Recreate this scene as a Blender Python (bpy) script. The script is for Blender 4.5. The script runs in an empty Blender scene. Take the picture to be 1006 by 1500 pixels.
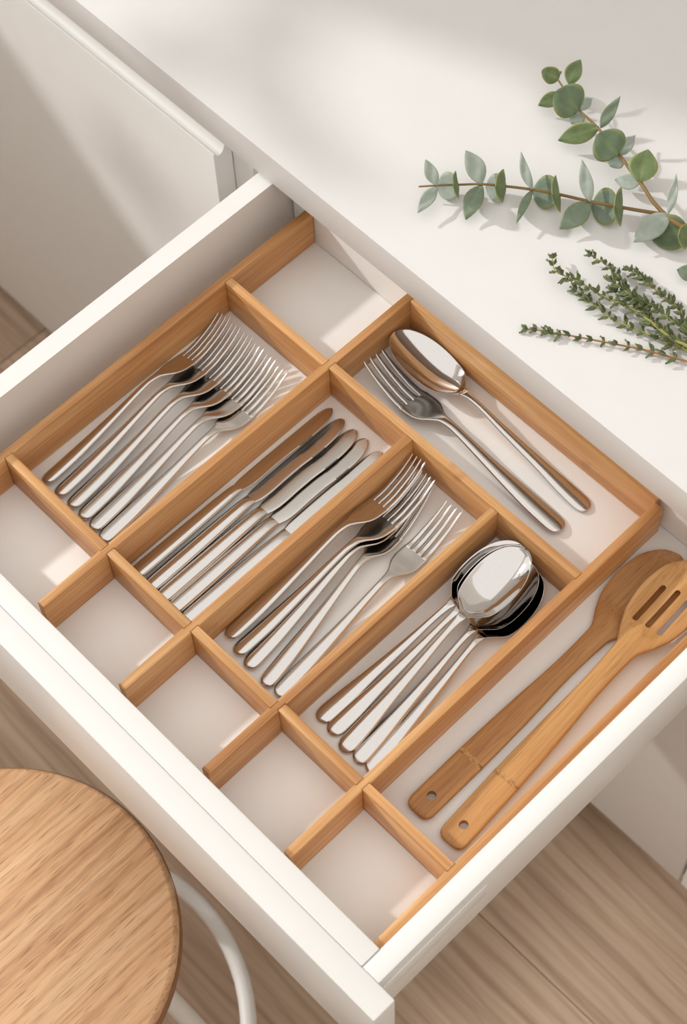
import bpy, bmesh, math, random
from mathutils import Vector, Matrix
import numpy as np

random.seed(7)
SC = bpy.context.scene
COL = SC.collection
V = Vector

# ------------------------------------------------------------------ camera, light, exposure
cam_d = bpy.data.cameras.new('camera')
cam = bpy.data.objects.new('camera', cam_d)
COL.objects.link(cam)
SC.camera = cam
CAM = V((0.0884, -0.5872, 1.3832))
CR = V((0.69989128, 0.71380564, -0.02517337))
CU = V((-0.6194437, 0.62416065, 0.47614386))
CF = V((-0.3555864, 0.31765545, -0.87900701))
m = Matrix.Identity(4)
for i in range(3):
    m[i][0] = CR[i]; m[i][1] = CU[i]; m[i][2] = -CF[i]; m[i][3] = CAM[i]
cam.matrix_world = m
cam_d.sensor_fit = 'VERTICAL'
cam_d.sensor_height = 36.0
cam_d.sensor_width = 36.0
cam_d.lens = 2823.1072 * 36.0 / 1500.0
cam_d.clip_start = 0.05
cam_d.dof.use_dof = True
cam_d.dof.focus_distance = 1.58
cam_d.dof.aperture_fstop = 8.0

w = bpy.data.worlds.new('daylight')
SC.world = w
w.use_nodes = True
bg = w.node_tree.nodes['Background']
bg.inputs['Color'].default_value = (1.0, 0.965, 0.925, 1)
bg.inputs['Strength'].default_value = 1.2

SUN_DIR = V((1.0, 0.40, -0.60)).normalized()
sun_d = bpy.data.lights.new('sun', 'SUN')
sun_d.energy = 2.0
sun_d.angle = math.radians(1.7)
sun_d.color = (1.0, 0.985, 0.96)
sun = bpy.data.objects.new('sun', sun_d)
COL.objects.link(sun)
sun.rotation_euler = SUN_DIR.to_track_quat('-Z', 'Y').to_euler()
sun.location = (-3, -2, 3)

SC.view_settings.view_transform = 'Standard'
SC.view_settings.look = 'None'
SC.view_settings.gamma = 1.0
SC.view_settings.use_curve_mapping = False
SC.view_settings.exposure = 0.0
SC.cycles.max_bounces = 10
SC.cycles.use_denoising = True

# ------------------------------------------------------------------ materials
def S(r, g, b):
    f = lambda c: (c/255/12.92) if c/255 <= 0.04045 else ((c/255+0.055)/1.055)**2.4
    return (f(r), f(g), f(b), 1)

class NT:
    def __init__(s, name):
        s.m = bpy.data.materials.new(name); s.m.use_nodes = True
        s.t = s.m.node_tree; s.p = s.t.nodes['Principled BSDF']
    def n(s, ty, **k):
        x = s.t.nodes.new(ty)
        for a, b in k.items():
            if a in x.inputs: x.inputs[a].default_value = b
            else: setattr(x, a, b)
        return x
    def l(s, a, b): s.t.links.new(a, b)
    def coords(s, scale=(1, 1, 1), rot=(0, 0, 0), rand=True):
        tc = s.n('ShaderNodeTexCoord')
        mp = s.n('ShaderNodeMapping'); mp.inputs['Scale'].default_value = scale; mp.inputs['Rotation'].default_value = rot
        if rand:
            oi = s.n('ShaderNodeObjectInfo')
            mu = s.n('ShaderNodeVectorMath', operation='SCALE'); s.l(tc.outputs['Object'], mu.inputs[0]); mu.inputs['Scale'].default_value = 1
            cb = s.n('ShaderNodeCombineXYZ')
            for i, k in enumerate((3.7, 1.9, 5.3)):
                mm = s.n('ShaderNodeMath', operation='MULTIPLY'); s.l(oi.outputs['Random'], mm.inputs[0]); mm.inputs[1].default_value = k
                s.l(mm.outputs[0], cb.inputs[i])
            ad = s.n('ShaderNodeVectorMath', operation='ADD'); s.l(mu.outputs[0], ad.inputs[0]); s.l(cb.outputs[0], ad.inputs[1])
            s.l(ad.outputs[0], mp.inputs['Vector'])
        else:
            s.l(tc.outputs['Object'], mp.inputs['Vector'])
        return mp.outputs[0]
    def noise(s, vec, scale, detail=4, rough=0.55, dist=0.0):
        x = s.n('ShaderNodeTexNoise'); x.inputs['Scale'].default_value = scale; x.inputs['Detail'].default_value = detail
        x.inputs['Roughness'].default_value = rough; x.inputs['Distortion'].default_value = dist
        s.l(vec, x.inputs['Vector']); return x.outputs['Fac']
    def ramp(s, fac, stops):
        r = s.n('ShaderNodeValToRGB'); e = r.color_ramp.elements
        while len(e) < len(stops): e.new(0.5)
        for el, (p, c) in zip(e, stops): el.position = p; el.color = c
        s.l(fac, r.inputs[0]); return r.outputs[0]
    def mix(s, a, b, f, mode='MIX'):
        x = s.n('ShaderNodeMix', data_type='RGBA', blend_type=mode)
        for sock, v in ((x.inputs[6], a), (x.inputs[7], b), (x.inputs[0], f)):
            if hasattr(v, 'is_output'): s.l(v, sock)
            else: sock.default_value = v
        return x.outputs[2]
    def bump(s, h, strength, dist=0.001):
        b = s.n('ShaderNodeBump'); b.inputs['Strength'].default_value = strength; b.inputs['Distance'].default_value = dist
        s.l(h, b.inputs['Height']); s.l(b.outputs[0], s.p.inputs['Normal'])

def plain(name, col, rough, metal=0.0, bump=0.0, coat=0.0):
    t = NT(name); t.p.inputs['Base Color'].default_value = col
    t.p.inputs['Roughness'].default_value = rough; t.p.inputs['Metallic'].default_value = metal
    v = t.coords((1, 1, 1), rand=False)
    n = t.noise(v, 35, 3)
    c = t.mix(col, tuple(x*0.96 for x in col[:3])+(1,), n)
    t.l(c, t.p.inputs['Base Color'])
    if bump: t.bump(t.noise(v, 400, 2), bump, 0.0004)
    if coat: t.p.inputs['Coat Weight'].default_value = coat
    return t.m

def wood(name, dark, mid, light, fine=1.0, rough=0.45, axis=0, pores=0.0, scale=1.0, rings=0.0, marks=0.0):
    t = NT(name)
    st = [60*scale]*3; st[axis] = 3.2*scale
    v = t.coords(tuple(st))
    n1 = t.noise(v, 1.0, 5, 0.6, 0.3)
    st2 = [420*scale*fine]*3; st2[axis] = 9*scale
    n2 = t.noise(t.coords(tuple(st2)), 1.0, 3, 0.6)
    st3 = [9*scale]*3; st3[axis] = 2.0*scale
    n3 = t.noise(t.coords(tuple(st3)), 1.0, 2)
    c = t.ramp(n1, [(0.30, dark), (0.5, mid), (0.70, light)])
    c2 = t.ramp(n2, [(0.33, (0.72, 0.66, 0.60, 1)), (0.55, (1, 1, 1, 1))])
    c = t.mix(c, c2, 0.65, 'MULTIPLY')
    c3 = t.ramp(n3, [(0.3, (0.86, 0.82, 0.78, 1)), (0.65, (1.06, 1.05, 1.03, 1))])
    c = t.mix(c, c3, 0.8, 'MULTIPLY')
    if rings:
        wv = t.n('ShaderNodeTexWave', wave_type='RINGS', rings_direction='Z'); wv.inputs['Scale'].default_value = rings
        s4 = [1.0]*3; s4[axis] = 0.16
        t.l(t.coords(tuple(s4)), wv.inputs['Vector']); wv.inputs['Distortion'].default_value = 5; wv.inputs['Detail'].default_value = 3
        wv.inputs['Detail Scale'].default_value = 2.0
        c4 = t.ramp(wv.outputs['Fac'], [(0.0, (0.80, 0.74, 0.68, 1)), (0.35, (1, 1, 1, 1)), (1.0, (1.03, 1.02, 1.0, 1))])
        c = t.mix(c, c4, 0.7, 'MULTIPLY')
    if pores:
        s5 = [900.0]*3; s5[axis] = 35
        n5 = t.noise(t.coords(tuple(s5)), 1.0, 1)
        c5 = t.ramp(n5, [(0.30, (0.50, 0.40, 0.32, 1)), (0.42, (1, 1, 1, 1))])
        c = t.mix(c, c5, pores, 'MULTIPLY')
    if marks:
        s6 = [14]*3; s6[axis] = 30
        n6 = t.noise(t.coords(tuple(s6)), 1.0, 2, 0.5)
        c6 = t.ramp(n6, [(0.72, (1, 1, 1, 1)), (0.80, (0.55, 0.40, 0.30, 1))])
        c = t.mix(c, c6, marks, 'MULTIPLY')
    oi = t.n('ShaderNodeObjectInfo')
    cr = t.ramp(oi.outputs['Random'], [(0.0, (0.93, 0.92, 0.90, 1)), (1.0, (1.05, 1.04, 1.03, 1))])
    c = t.mix(c, cr, 1.0, 'MULTIPLY')
    t.l(c, t.p.inputs['Base Color'])
    t.p.inputs['Roughness'].default_value = rough
    t.bump(n2, 0.12, 0.0003)
    return t.m

M = {}
M['lacquer'] = plain('white_lacquer', (0.80, 0.785, 0.765, 1), 0.38)
M['rail'] = plain('white_drawer_metal', (0.84, 0.83, 0.81, 1), 0.34)
M['counter'] = plain('white_worktop', (0.755, 0.748, 0.738, 1), 0.5)
M['liner'] = plain('drawer_base', (0.86, 0.835, 0.805, 1), 0.5)
M['wall'] = plain('white_plaster', (0.80, 0.77, 0.73, 1), 0.9, bump=0.1)
M['wall_warm'] = plain('beige_plaster', (0.66, 0.615, 0.565, 1), 0.9, bump=0.1)
M['bamboo'] = wood('bamboo', (0.43, 0.187, 0.060, 1), (0.615, 0.322, 0.125, 1), (0.77, 0.475, 0.225, 1), rough=0.42, marks=0.45)
M['spoonwood'] = wood('bamboo_utensil', (0.48, 0.235, 0.075, 1), (0.61, 0.335, 0.12, 1), (0.72, 0.43, 0.18, 1), fine=1.3, rough=0.5, pores=0.35)
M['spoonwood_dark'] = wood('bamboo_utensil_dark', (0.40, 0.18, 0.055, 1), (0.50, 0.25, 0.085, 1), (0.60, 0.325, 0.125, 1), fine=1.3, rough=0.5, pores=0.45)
M['oak'] = wood('stool_oak', (0.60, 0.335, 0.185, 1), (0.77, 0.475, 0.27, 1), (0.86, 0.58, 0.36, 1), rough=0.5, axis=1, pores=0.75, scale=0.85, rings=22)
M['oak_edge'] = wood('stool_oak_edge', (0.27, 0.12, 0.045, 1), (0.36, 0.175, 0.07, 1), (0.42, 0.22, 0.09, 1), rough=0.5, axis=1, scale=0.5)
M['floorwood'] = wood('floor_oak', (0.41, 0.30, 0.225, 1), (0.52, 0.395, 0.30, 1), (0.61, 0.48, 0.375, 1), rough=0.6, axis=0, scale=0.35, rings=16)
M['white_steel'] = plain('white_powder_coat', (0.78, 0.77, 0.75, 1), 0.4)
M['terracotta'] = plain('terracotta', (0.45, 0.22, 0.13, 1), 0.8)
M['dark'] = plain('dark_joint_rubber', (0.06, 0.05, 0.045, 1), 0.8)  # near-black for the floor base under the planks, foot caps and knife serration

def steel(name, col, rough):
    t = NT(name); t.p.inputs['Metallic'].default_value = 1.0
    v = t.coords((260, 900, 900)); n = t.noise(v, 1.0, 2)
    c = t.mix(col, tuple(x*0.92 for x in col[:3])+(1,), n)
    t.l(c, t.p.inputs['Base Color'])
    r = t.n('ShaderNodeMapRange'); r.inputs[3].default_value = rough*0.8; r.inputs[4].default_value = rough*1.25
    t.l(n, r.inputs[0]); t.l(r.outputs[0], t.p.inputs['Roughness'])
    return t.m
M['steel'] = steel('polished_steel', (0.68, 0.66, 0.64, 1), 0.15)
M['steel_bright'] = steel('mirror_steel', (0.69, 0.67, 0.655, 1), 0.07)
M['steel_blade'] = steel('satin_blade_steel', (0.68, 0.665, 0.645, 1), 0.2)

def leafmat(name, c1, c2, edge, rough=0.55):
    t = NT(name)
    n = t.noise(t.coords((1, 1, 1)), 130, 4)
    c = t.mix(c1, c2, t.ramp(n, [(0.3, (0, 0, 0, 1)), (0.7, (1, 1, 1, 1))]))
    at = t.n('ShaderNodeAttribute', attribute_name='rim')
    c = t.mix(c, edge, at.outputs['Fac'])
    t.l(c, t.p.inputs['Base Color']); t.p.inputs['Roughness'].default_value = rough
    tr = t.n('ShaderNodeBsdfTranslucent'); t.l(c, tr.inputs['Color'])
    mx = t.n('ShaderNodeMixShader'); mx.inputs[0].default_value = 0.22
    t.l(t.p.outputs[0], mx.inputs[1]); t.l(tr.outputs[0], mx.inputs[2])
    t.l(mx.outputs[0], t.t.nodes['Material Output'].inputs['Surface'])
    return t.m
M['leaf_g'] = leafmat('eucalyptus_grey', S(168, 181, 170), S(192, 203, 194), S(196, 202, 176))
M['leaf_m'] = leafmat('eucalyptus_mid', S(124, 142, 122), S(146, 162, 144), S(160, 168, 110))
M['leaf_d'] = leafmat('eucalyptus_deep', S(92, 112, 82), S(112, 130, 98), S(146, 158, 100))
M['leaf_y'] = leafmat('eucalyptus_green', S(108, 128, 82), S(128, 146, 100), S(172, 178, 108))
M['thyme_leaf'] = leafmat('thyme_leaf', S(70, 84, 46), S(124, 138, 90), S(140, 150, 106), 0.5)
M['thyme_stem'] = plain('thyme_stem_green', S(160, 158, 92), 0.6)
M['thyme_wood'] = plain('thyme_stem_woody', S(160, 118, 72), 0.6)
M['twig'] = plain('eucalyptus_twig', S(140, 112, 66), 0.6)
M['plant_leaf'] = leafmat('shading_plant_leaf', S(60, 90, 50), S(80, 110, 60), S(90, 120, 70))

# ------------------------------------------------------------------ object helpers
def link(name, me, mat, parent=None, loc=(0, 0, 0), rot=(0, 0, 0), **props):
    o = bpy.data.objects.new(name, me); COL.objects.link(o)
    if me is not None and mat is not None and len(me.materials) == 0: me.materials.append(mat)
    o.location = loc; o.rotation_euler = rot
    if parent: o.parent = parent
    for k, v in props.items(): o[k] = v
    return o
def empty(name, label, cat, loc=(0, 0, 0), rot=(0, 0, 0), group=None):
    o = link(name, None, None, None, loc, rot, label=label, category=cat)
    o.empty_display_size = 0.02
    if group: o['group'] = group
    return o
def mesh_bm(bm, smooth=None, name='m'):
    me = bpy.data.meshes.new(name); bmesh.ops.recalc_face_normals(bm, faces=bm.faces); bm.to_mesh(me); bm.free()
    if smooth is not None:
        for p in me.polygons: p.use_smooth = True
        me.set_sharp_from_angle(angle=math.radians(smooth))
    return me
def add_box(bm, x0, x1, y0, y1, z0, z1, bev=0.0, seg=2):
    r = bmesh.ops.create_cube(bm, size=1.0)
    vs = r['verts']
    for v in vs:
        v.co = V((x0+(x1-x0)*(v.co.x+.5), y0+(y1-y0)*(v.co.y+.5), z0+(z1-z0)*(v.co.z+.5)))
    if bev:
        es = list({e for v in vs for e in v.link_edges})
        bmesh.ops.bevel(bm, geom=es, offset=bev, segments=seg, affect='EDGES', profile=0.5, clamp_overlap=True)
def boxes(lst, bev=0.0, smooth=40):
    bm = bmesh.new()
    for b in lst: add_box(bm, *b, bev)
    return mesh_bm(bm, smooth)
def box(name, mat, parent, b, bev=0.001, **props):
    """box mesh whose origin sits at its own centre base"""
    c = ((b[0]+b[1])/2, (b[2]+b[3])/2, b[4])
    me = boxes([(b[0]-c[0], b[1]-c[0], b[2]-c[1], b[3]-c[1], b[4]-c[2], b[5]-c[2])], bev)
    pl = V(parent.location) if parent else V((0, 0, 0))
    return link(name, me, mat, parent, V(c)-pl, **props)
def prism(outline, d0, d1, axis='z', bev=0.0, seg=2):
    """extrude a closed 2-D outline along an axis"""
    bm = bmesh.new()
    f = {'z': lambda a, b, d: (a, b, d), 'x': lambda a, b, d: (d, a, b)}[axis]
    lo = [bm.verts.new(f(a, b, d0)) for a, b in outline]; hi = [bm.verts.new(f(a, b, d1)) for a, b in outline]
    n = len(outline)
    bm.faces.new(lo); bm.faces.new(hi)
    for i in range(n): bm.faces.new((lo[i], lo[(i+1) % n], hi[(i+1) % n], hi[i]))
    if bev:
        bmesh.ops.recalc_face_normals(bm, faces=bm.faces)
        es = [e for e in bm.edges if any(len(fc.verts) == n and n != 4 for fc in e.link_faces)] or list(bm.edges)
        bmesh.ops.bevel(bm, geom=es, offset=bev, segments=seg, affect='EDGES', profile=0.5, clamp_overlap=True)
    return bm
def tube(pts, rad, n=8, closed=False):
    bm = bmesh.new(); pts = [V(p) for p in pts]; rings = []
    N = len(pts); up = V((0.013, 0.07, 1)).normalized()
    for i, p in enumerate(pts):
        a = pts[(i-1) % N] if (closed or i > 0) else p
        b = pts[(i+1) % N] if (closed or i < N-1) else p
        t = (b-a).normalized(); s = t.cross(up)
        if s.length < 1e-4: s = t.cross(V((1, 0, 0)))
        s.normalize(); u = s.cross(t)
        r = rad[i] if isinstance(rad, (list, tuple)) else rad
        rings.append([bm.verts.new(p+(s*math.cos(q)+u*math.sin(q))*r) for q in [2*math.pi*k/n for k in range(n)]])
    for i in range(N if closed else N-1):
        A, B = rings[i], rings[(i+1) % N]
        for k in range(n): bm.faces.new((A[k], A[(k+1) % n], B[(k+1) % n], B[k]))
    if not closed:
        bm.faces.new(rings[0]); bm.faces.new(rings[-1])
    return mesh_bm(bm, 50)
def spline(pts, k=6):
    """Catmull-Rom resample"""
    P = [V(p) for p in pts]; out = []
    for i in range(len(P)-1):
        a, b, c, d = P[max(i-1, 0)], P[i], P[i+1], P[min(i+2, len(P)-1)]
        for j in range(k):
            t = j/k
            out.append(0.5*((2*b)+(c-a)*t+(2*a-5*b+4*c-d)*t*t+(3*b-a-3*c+d)*t**3))
    out.append(P[-1]); return out
def interp(tab, x):
    xs = [t[0] for t in tab]
    res = []
    for k in range(1, len(tab[0])): res.append(smooth_interp(xs, [t[k] for t in tab], x))
    return res
def smooth_interp(xs, ys, x):
    """monotone cubic through the table"""
    n = len(xs)
    if x <= xs[0]: return ys[0]
    if x >= xs[-1]: return ys[-1]
    i = max(j for j in range(n-1) if xs[j] <= x)
    d = [(ys[j+1]-ys[j])/(xs[j+1]-xs[j]) for j in range(n-1)]
    def mm(j):
        if j == 0: return d[0]
        if j == n-1: return d[-1]
        if d[j-1]*d[j] <= 0: return 0.0
        return 2*d[j-1]*d[j]/(d[j-1]+d[j])
    h = xs[i+1]-xs[i]; t = (x-xs[i])/h
    return ((2*t**3-3*t*t+1)*ys[i]+(t**3-2*t*t+t)*h*mm(i)+(-2*t**3+3*t*t)*ys[i+1]+(t**3-t*t)*h*mm(i+1))

def loft(stations, ring):
    """stations: list of x; ring(x) -> list of (y,z). Returns verts, faces, station index of each face."""
    Vs, Fs, K = [], [], []
    n = None
    for x in stations:
        r = ring(x); n = len(r)
        for q in r: Vs.append((q[2] if len(q) > 2 else x, q[0], q[1]))
    for i in range(len(stations)-1):
        for k in range(n):
            Fs.append((i*n+k, i*n+(k+1) % n, (i+1)*n+(k+1) % n, (i+1)*n+k)); K.append(i)
    Fs.append(tuple(range(n))[::-1]); K.append(0)
    b = (len(stations)-1)*n
    Fs.append(tuple(range(b, b+n))); K.append(len(stations)-2)
    return Vs, Fs, K
def split_loft(Vs, Fs, K, cuts, sharp=70):
    """cut a loft into meshes at the station indices, keeping the joined normals"""
    me = bpy.data.meshes.new('w'); me.from_pydata(Vs, [], Fs); me.validate(); me.update()
    bm = bmesh.new(); bm.from_mesh(me); bmesh.ops.recalc_face_normals(bm, faces=bm.faces); bm.to_mesh(me); bm.free()
    polys = [tuple(p.vertices) for p in me.polygons]
    # end caps get corners of their own, so the sides keep smooth normals right up to the end
    side = bpy.data.meshes.new('s'); side.from_pydata(Vs, [], polys[:-2]); side.update()
    nrm = [tuple(v.normal) for v in side.vertices]
    Vs = list(Vs)
    for q in (len(polys)-2, len(polys)-1):
        cn = tuple(me.polygons[q].normal); new = []
        for i in polys[q]:
            new.append(len(Vs)); Vs.append(Vs[i]); nrm.append(cn)
        polys[q] = tuple(new)
    bpy.data.meshes.remove(side)
    out = []
    bounds = [0]+list(cuts)+[10**9]
    for a, b in zip(bounds[:-1], bounds[1:]):
        fs = [f for f, k in zip(polys, K) if a <= k < b]
        used = sorted({i for f in fs for i in f}); mp = {o: j for j, o in enumerate(used)}
        mm = bpy.data.meshes.new('p'); mm.from_pydata([Vs[i] for i in used], [], [tuple(mp[i] for i in f) for f in fs])
        for p in mm.polygons: p.use_smooth = True
        mm.update()
        mm.normals_split_custom_set_from_vertices([nrm[i] for i in used])
        out.append(mm)
    bpy.data.meshes.remove(me)
    return out
def section(wd, zc, th, crown, n=16, pw=0.55):
    """closed cross-section: half width, centre height, thickness, crown (+ domed / - hollow)"""
    out = []
    for k in range(n):
        a = 2*math.pi*k/n
        c, s = math.cos(a), math.sin(a)
        y = wd*math.copysign(abs(c)**0.8, c)
        z = zc+0.5*th*math.copysign(abs(s)**pw, s)+crown*(1-(y/wd)**2)
        out.append((y, z))
    return out
# ------------------------------------------------------------------ the room
FLOOR = -0.725
floor = box('floor', M['dark'], None, (-2.3, 1.6, -2.4, 0.68, FLOOR-0.06, FLOOR-0.014), 0, kind='structure')
rows = [(-0.0755+0.19*k, -0.0755+0.19*(k+1)) for k in range(-12, 4)]
for j, (y0, y1) in enumerate(rows):
    off = (j*0.67) % 1.3
    x = -2.3-off
    while x < 1.6:
        a, b = max(x, -2.3), min(x+1.3, 1.6)
        if b-a > 0.02:
            p = box('plank', M['floorwood'], floor, (a+0.0006, b-0.0006, y0+0.0004, min(y1, 0.68)-0.0004, FLOOR-0.014, FLOOR), 0.0012)
        x += 1.3
WX = -2.3
JY, S0, S1 = -0.345, 0.43, 1.68          # jamb, sill and head of the window
wl = boxes([(WX-0.12, WX, -2.4, -1.9, FLOOR-0.06, 1.85), (WX-0.12, WX, JY, 0.68, FLOOR-0.06, 1.85),
            (WX-0.12, WX, -1.9, JY, FLOOR-0.06, S0), (WX-0.12, WX, -1.9, JY, S1, 1.85)])
link('wall_left', wl, M['wall'], kind='structure')
box('wall_back', M['wall'], None, (-2.42, 1.6, 0.68, 0.8, FLOOR-0.06, 1.85), 0, kind='structure')
box('wall_front', M['wall_warm'], None, (-2.42, 1.72, -2.52, -2.4, FLOOR-0.06, 1.85), 0, kind='structure')
box('wall_right', M['wall_warm'], None, (1.6, 1.72, -2.4, 0.8, FLOOR-0.06, 1.85), 0, kind='structure')
win = link('window_1', boxes([(WX-0.09, WX-0.05, -1.9, -1.87, S0, S1), (WX-0.09, WX-0.05, JY-0.03, JY, S0, S1),
                              (WX-0.09, WX-0.05, -1.87, JY-0.03, S0, S0+0.03), (WX-0.09, WX-0.05, -1.87, JY-0.03, S1-0.04, S1)], 0.002), M['white_steel'], kind='structure')
box('window_sill', M['white_steel'], win, (WX+0.0005, WX+0.17, -1.95, -0.10, S0-0.05, S0-0.01), 0.003)

# ------------------------------------------------------------------ worktop and cabinets
YF = 0.0875
ct = box('worktop', M['counter'], None, (-1.75, 0.75, 0.0885, 0.68, 0.028, 0.066), 0.0012)
ct['label'] = 'long white kitchen worktop with the eucalyptus and thyme lying on it'; ct['category'] = 'worktop'

cab = empty('drawer_cabinet', 'white kitchen base cabinet with its top cutlery drawer pulled open', 'cabinet', (-0.47, 0.11, FLOOR))
def B(name, b, bev=0.0008, mat='lacquer', parent=cab, **k): return box(name, M[mat], parent, b, bev, **k)
B('side_panel', (-0.8187, -0.791, 0.1095, 0.675, -0.66, 0.0275))
B('side_panel', (-0.1525, -0.1245, 0.1095, 0.675, -0.66, 0.0275))
B('back_panel', (-0.7905, -0.153, 0.66, 0.675, -0.66, 0.0275))
B('base_panel', (-0.7905, -0.153, 0.1095, 0.659, -0.66, -0.642))
B('plinth', (-0.8187, -0.1245, 0.15, 0.166, FLOOR, -0.661))
B('door', (-0.8165, -0.1540, YF, 0.109, -0.66, -0.150), 0.0012)
# the drawer: its base carries every other panel
DX0, DX1 = -0.7653, -0.1752
IX0, IX1 = -0.7338, -0.1925
drawer = B('drawer', (IX0, IX1, -0.3235, 0.106, -0.058, -0.0432), 0.0004, 'liner')
drawer['label'] = 'open drawer box holding the bamboo tray'
dl = V(drawer.location)+V(cab.location)
def DB(name, b, bev=0.0008, mat='lacquer'):
    c = V(((b[0]+b[1])/2, (b[2]+b[3])/2, b[4]))
    me = boxes([(b[0]-c.x, b[1]-c.x, b[2]-c.y, b[3]-c.y, 0, b[5]-b[4])], bev)
    return link(name, me, M[mat], drawer, c-dl)
RZ = 0.0105
# the left side runs a little higher and leans out towards its rim
sp = prism([(-0.7590, 0.0255), (-0.7590, -0.072), (-0.7340, -0.072), (-0.7340, -0.0425), (-0.7410, 0.0235), (-0.7410, 0.0255)], -0.3421, 0.58, 'x', 0.0010)
me = mesh_bm(sp, 40)
me.transform(Matrix(((0, 1, 0, 0), (1, 0, 0, 0), (0, 0, 1, 0), (0, 0, 0, 1)))); me.flip_normals()
link('side_panel', me, M['rail'], drawer, -dl)
DB('side_panel', (IX1+0.0002, DX1, -0.3421, 0.58, -0.072, RZ), 0.0012, 'rail')
DB('inner_front_panel', (IX0, IX1, -0.3421, -0.3237, -0.072, RZ+0.0012), 0.0010, 'rail')
DB('back_panel', (IX0, IX1, 0.1062, 0.1192, -0.072, RZ-0.004), 0.0010, 'rail')
DB('front_panel', (-0.7835, -0.158, -0.3640, -0.34215, -0.113, 0.0122), 0.0016, 'rail')
DB('slide_cover', (DX1, DX1+0.0016, -0.3421, -0.23, -0.030, -0.0065), 0.0006, 'rail')

lc = empty('base_cabinet', 'white base cabinet with a recessed finger-pull door, left of the open drawer', 'cabinet', (-1.28, 0.11, FLOOR))
B('body', (-1.74, -0.8205, 0.1105, 0.675, FLOOR, 0.0275), 0.0008, 'lacquer', lc)
prof = [(YF, -0.711), (YF, -0.0010), (YF+0.0006, 0.0002), (YF+0.0014, 0.0002), (YF+0.0024, -0.0016), (YF+0.0042, -0.0044), (YF+0.0065, -0.0054),
        (YF+0.0095, -0.0048), (YF+0.0120, -0.0022), (YF+0.0138, 0.0030), (YF+0.0145, 0.0100), (YF+0.0147, 0.0262), (YF+0.0215, 0.0262), (YF+0.0215, -0.711)]
bm = prism([(a-0.11, b-FLOOR) for a, b in prof], -0.46, -0.8185+1.28, 'x')
link('door', mesh_bm(bm, 40), M['rail'], lc)
rc = empty('corner_cabinet', 'white base cabinet with only its lower door showing, right of the open drawer', 'cabinet', (0.2, 0.11, FLOOR))
B('body', (-0.123, 0.6, 0.1105, 0.675, FLOOR+0.06, 0.0275), 0.0008, 'lacquer', rc)
B('door', (-0.1500, 0.45, YF, 0.109, -0.66, -0.150), 0.0012, 'lacquer', rc)
B('drawer_front', (-0.1220, 0.45, YF, 0.109, -0.147, 0.0), 0.0012, 'lacquer', rc)
B('plinth', (-0.1235, 0.6, 0.15, 0.166, FLOOR, FLOOR+0.0595), 0.0008, 'lacquer', rc)

# ------------------------------------------------------------------ bamboo tray
ZF = -0.0430
tray = empty('cutlery_tray', 'light bamboo drawer tray with thirteen open compartments', 'tray', (-0.46, -0.1, ZF))
TW = 0.0078
TH = -ZF
def bar_long(x0, y0, y1, notches, xw=TW, bev=0.0007, round_end=False):
    """runs along y; local x is the length; notches: (side, ya, yb) shallow joint slots"""
    L = y1-y0; dep = 0.0013
    right = sorted([(a-y0, b-y0) for s, a, b in notches if s == 'R']); left = sorted([(a-y0, b-y0) for s, a, b in notches if s == 'L'])
    # local frame: X = world +y, Y = world -x
    out = [(0, -xw/2)]
    for a, b in right: out += [(a, -xw/2), (a, -xw/2+dep), (b, -xw/2+dep), (b, -xw/2)]
    out += [(L, -xw/2), (L, xw/2)]
    for a, b in reversed(left): out += [(b, xw/2), (b, xw/2-dep), (a, xw/2-dep), (a, xw/2)]
    out.append((0, xw/2))
    bm = prism(out, 0, TH)
    bmesh.ops.recalc_face_normals(bm, faces=bm.faces)
    es = [e for e in bm.edges if len(e.link_faces) == 2 and e.calc_face_angle() > 0.5 and (e.verts[0].co.z > TH-1e-6 and e.verts[1].co.z > TH-1e-6)]
    if round_end:
        ce = [e for e in bm.edges if abs(e.verts[0].co.x-L) < 1e-6 and abs(e.verts[1].co.x-L) < 1e-6 and min(v.co.z for v in e.verts) > TH-1e-6]
        bmesh.ops.bevel(bm, geom=ce, offset=0.006, segments=5, affect='EDGES', profile=0.5)
        es = [e for e in bm.edges if len(e.link_faces) == 2 and e.calc_face_angle() > 0.9 and max(v.co.z for v in e.verts) > TH*0.6]
    bmesh.ops.bevel(bm, geom=es, offset=bev, segments=2, affect='EDGES', profile=0.5, clamp_overlap=True)
    me = mesh_bm(bm, 35)
    link('divider', me, M['bamboo'], tray, V((x0+xw/2, y0, ZF+0.0002))-V(tray.location), (0, 0, math.pi/2))
def bar_cross(x0, x1, y0, y1, bev=0.0008, dz=0.0):
    L = x1-x0; yw = y1-y0
    bm = bmesh.new(); add_box(bm, 0, L, -yw/2, yw/2, 0, TH+dz, bev)
    link('cross_divider', mesh_bm(bm, 35), M['bamboo'], tray, V((x0, (y0+y1)/2, ZF+0.0002))-V(tray.location))
X = [-0.7145, -0.5864, -0.4870, -0.3892, -0.2973, -0.2015]     # left faces of the long bars
E1 = [(-0.0006,), (0.0012,), (0.0012,), (0.0002,)]             # front face of each rear cross piece
E2 = [-0.2507, -0.2496, -0.2480, -0.2452, -0.2448]             # front face of each front cross piece
YS = -0.3200
g = 0.0004
nR = lambda i: [('R', E2[i]-g, E2[i]+TW+g)] if i < 5 else []
nL = lambda i: [('L', E2[i-1]-g, E2[i-1]+TW+g)] if i > 0 else []
E1f = [e[0] for e in E1]
def n1(i):
    r = []
    if i < 4 and i in (0, 1): r.append(('R', E1f[i]-g, E1f[i]+TW+g))
    if i in (1, 4): r.append(('L', E1f[i-1]-g, E1f[i-1]+TW+g))
    return r
Y0S = [-0.3230, -0.3172, -0.3182, -0.3190, -0.3204, -0.3228]
ends = [0.1052, 0.1052, None, None, 0.1005, 0.1035]
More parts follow.
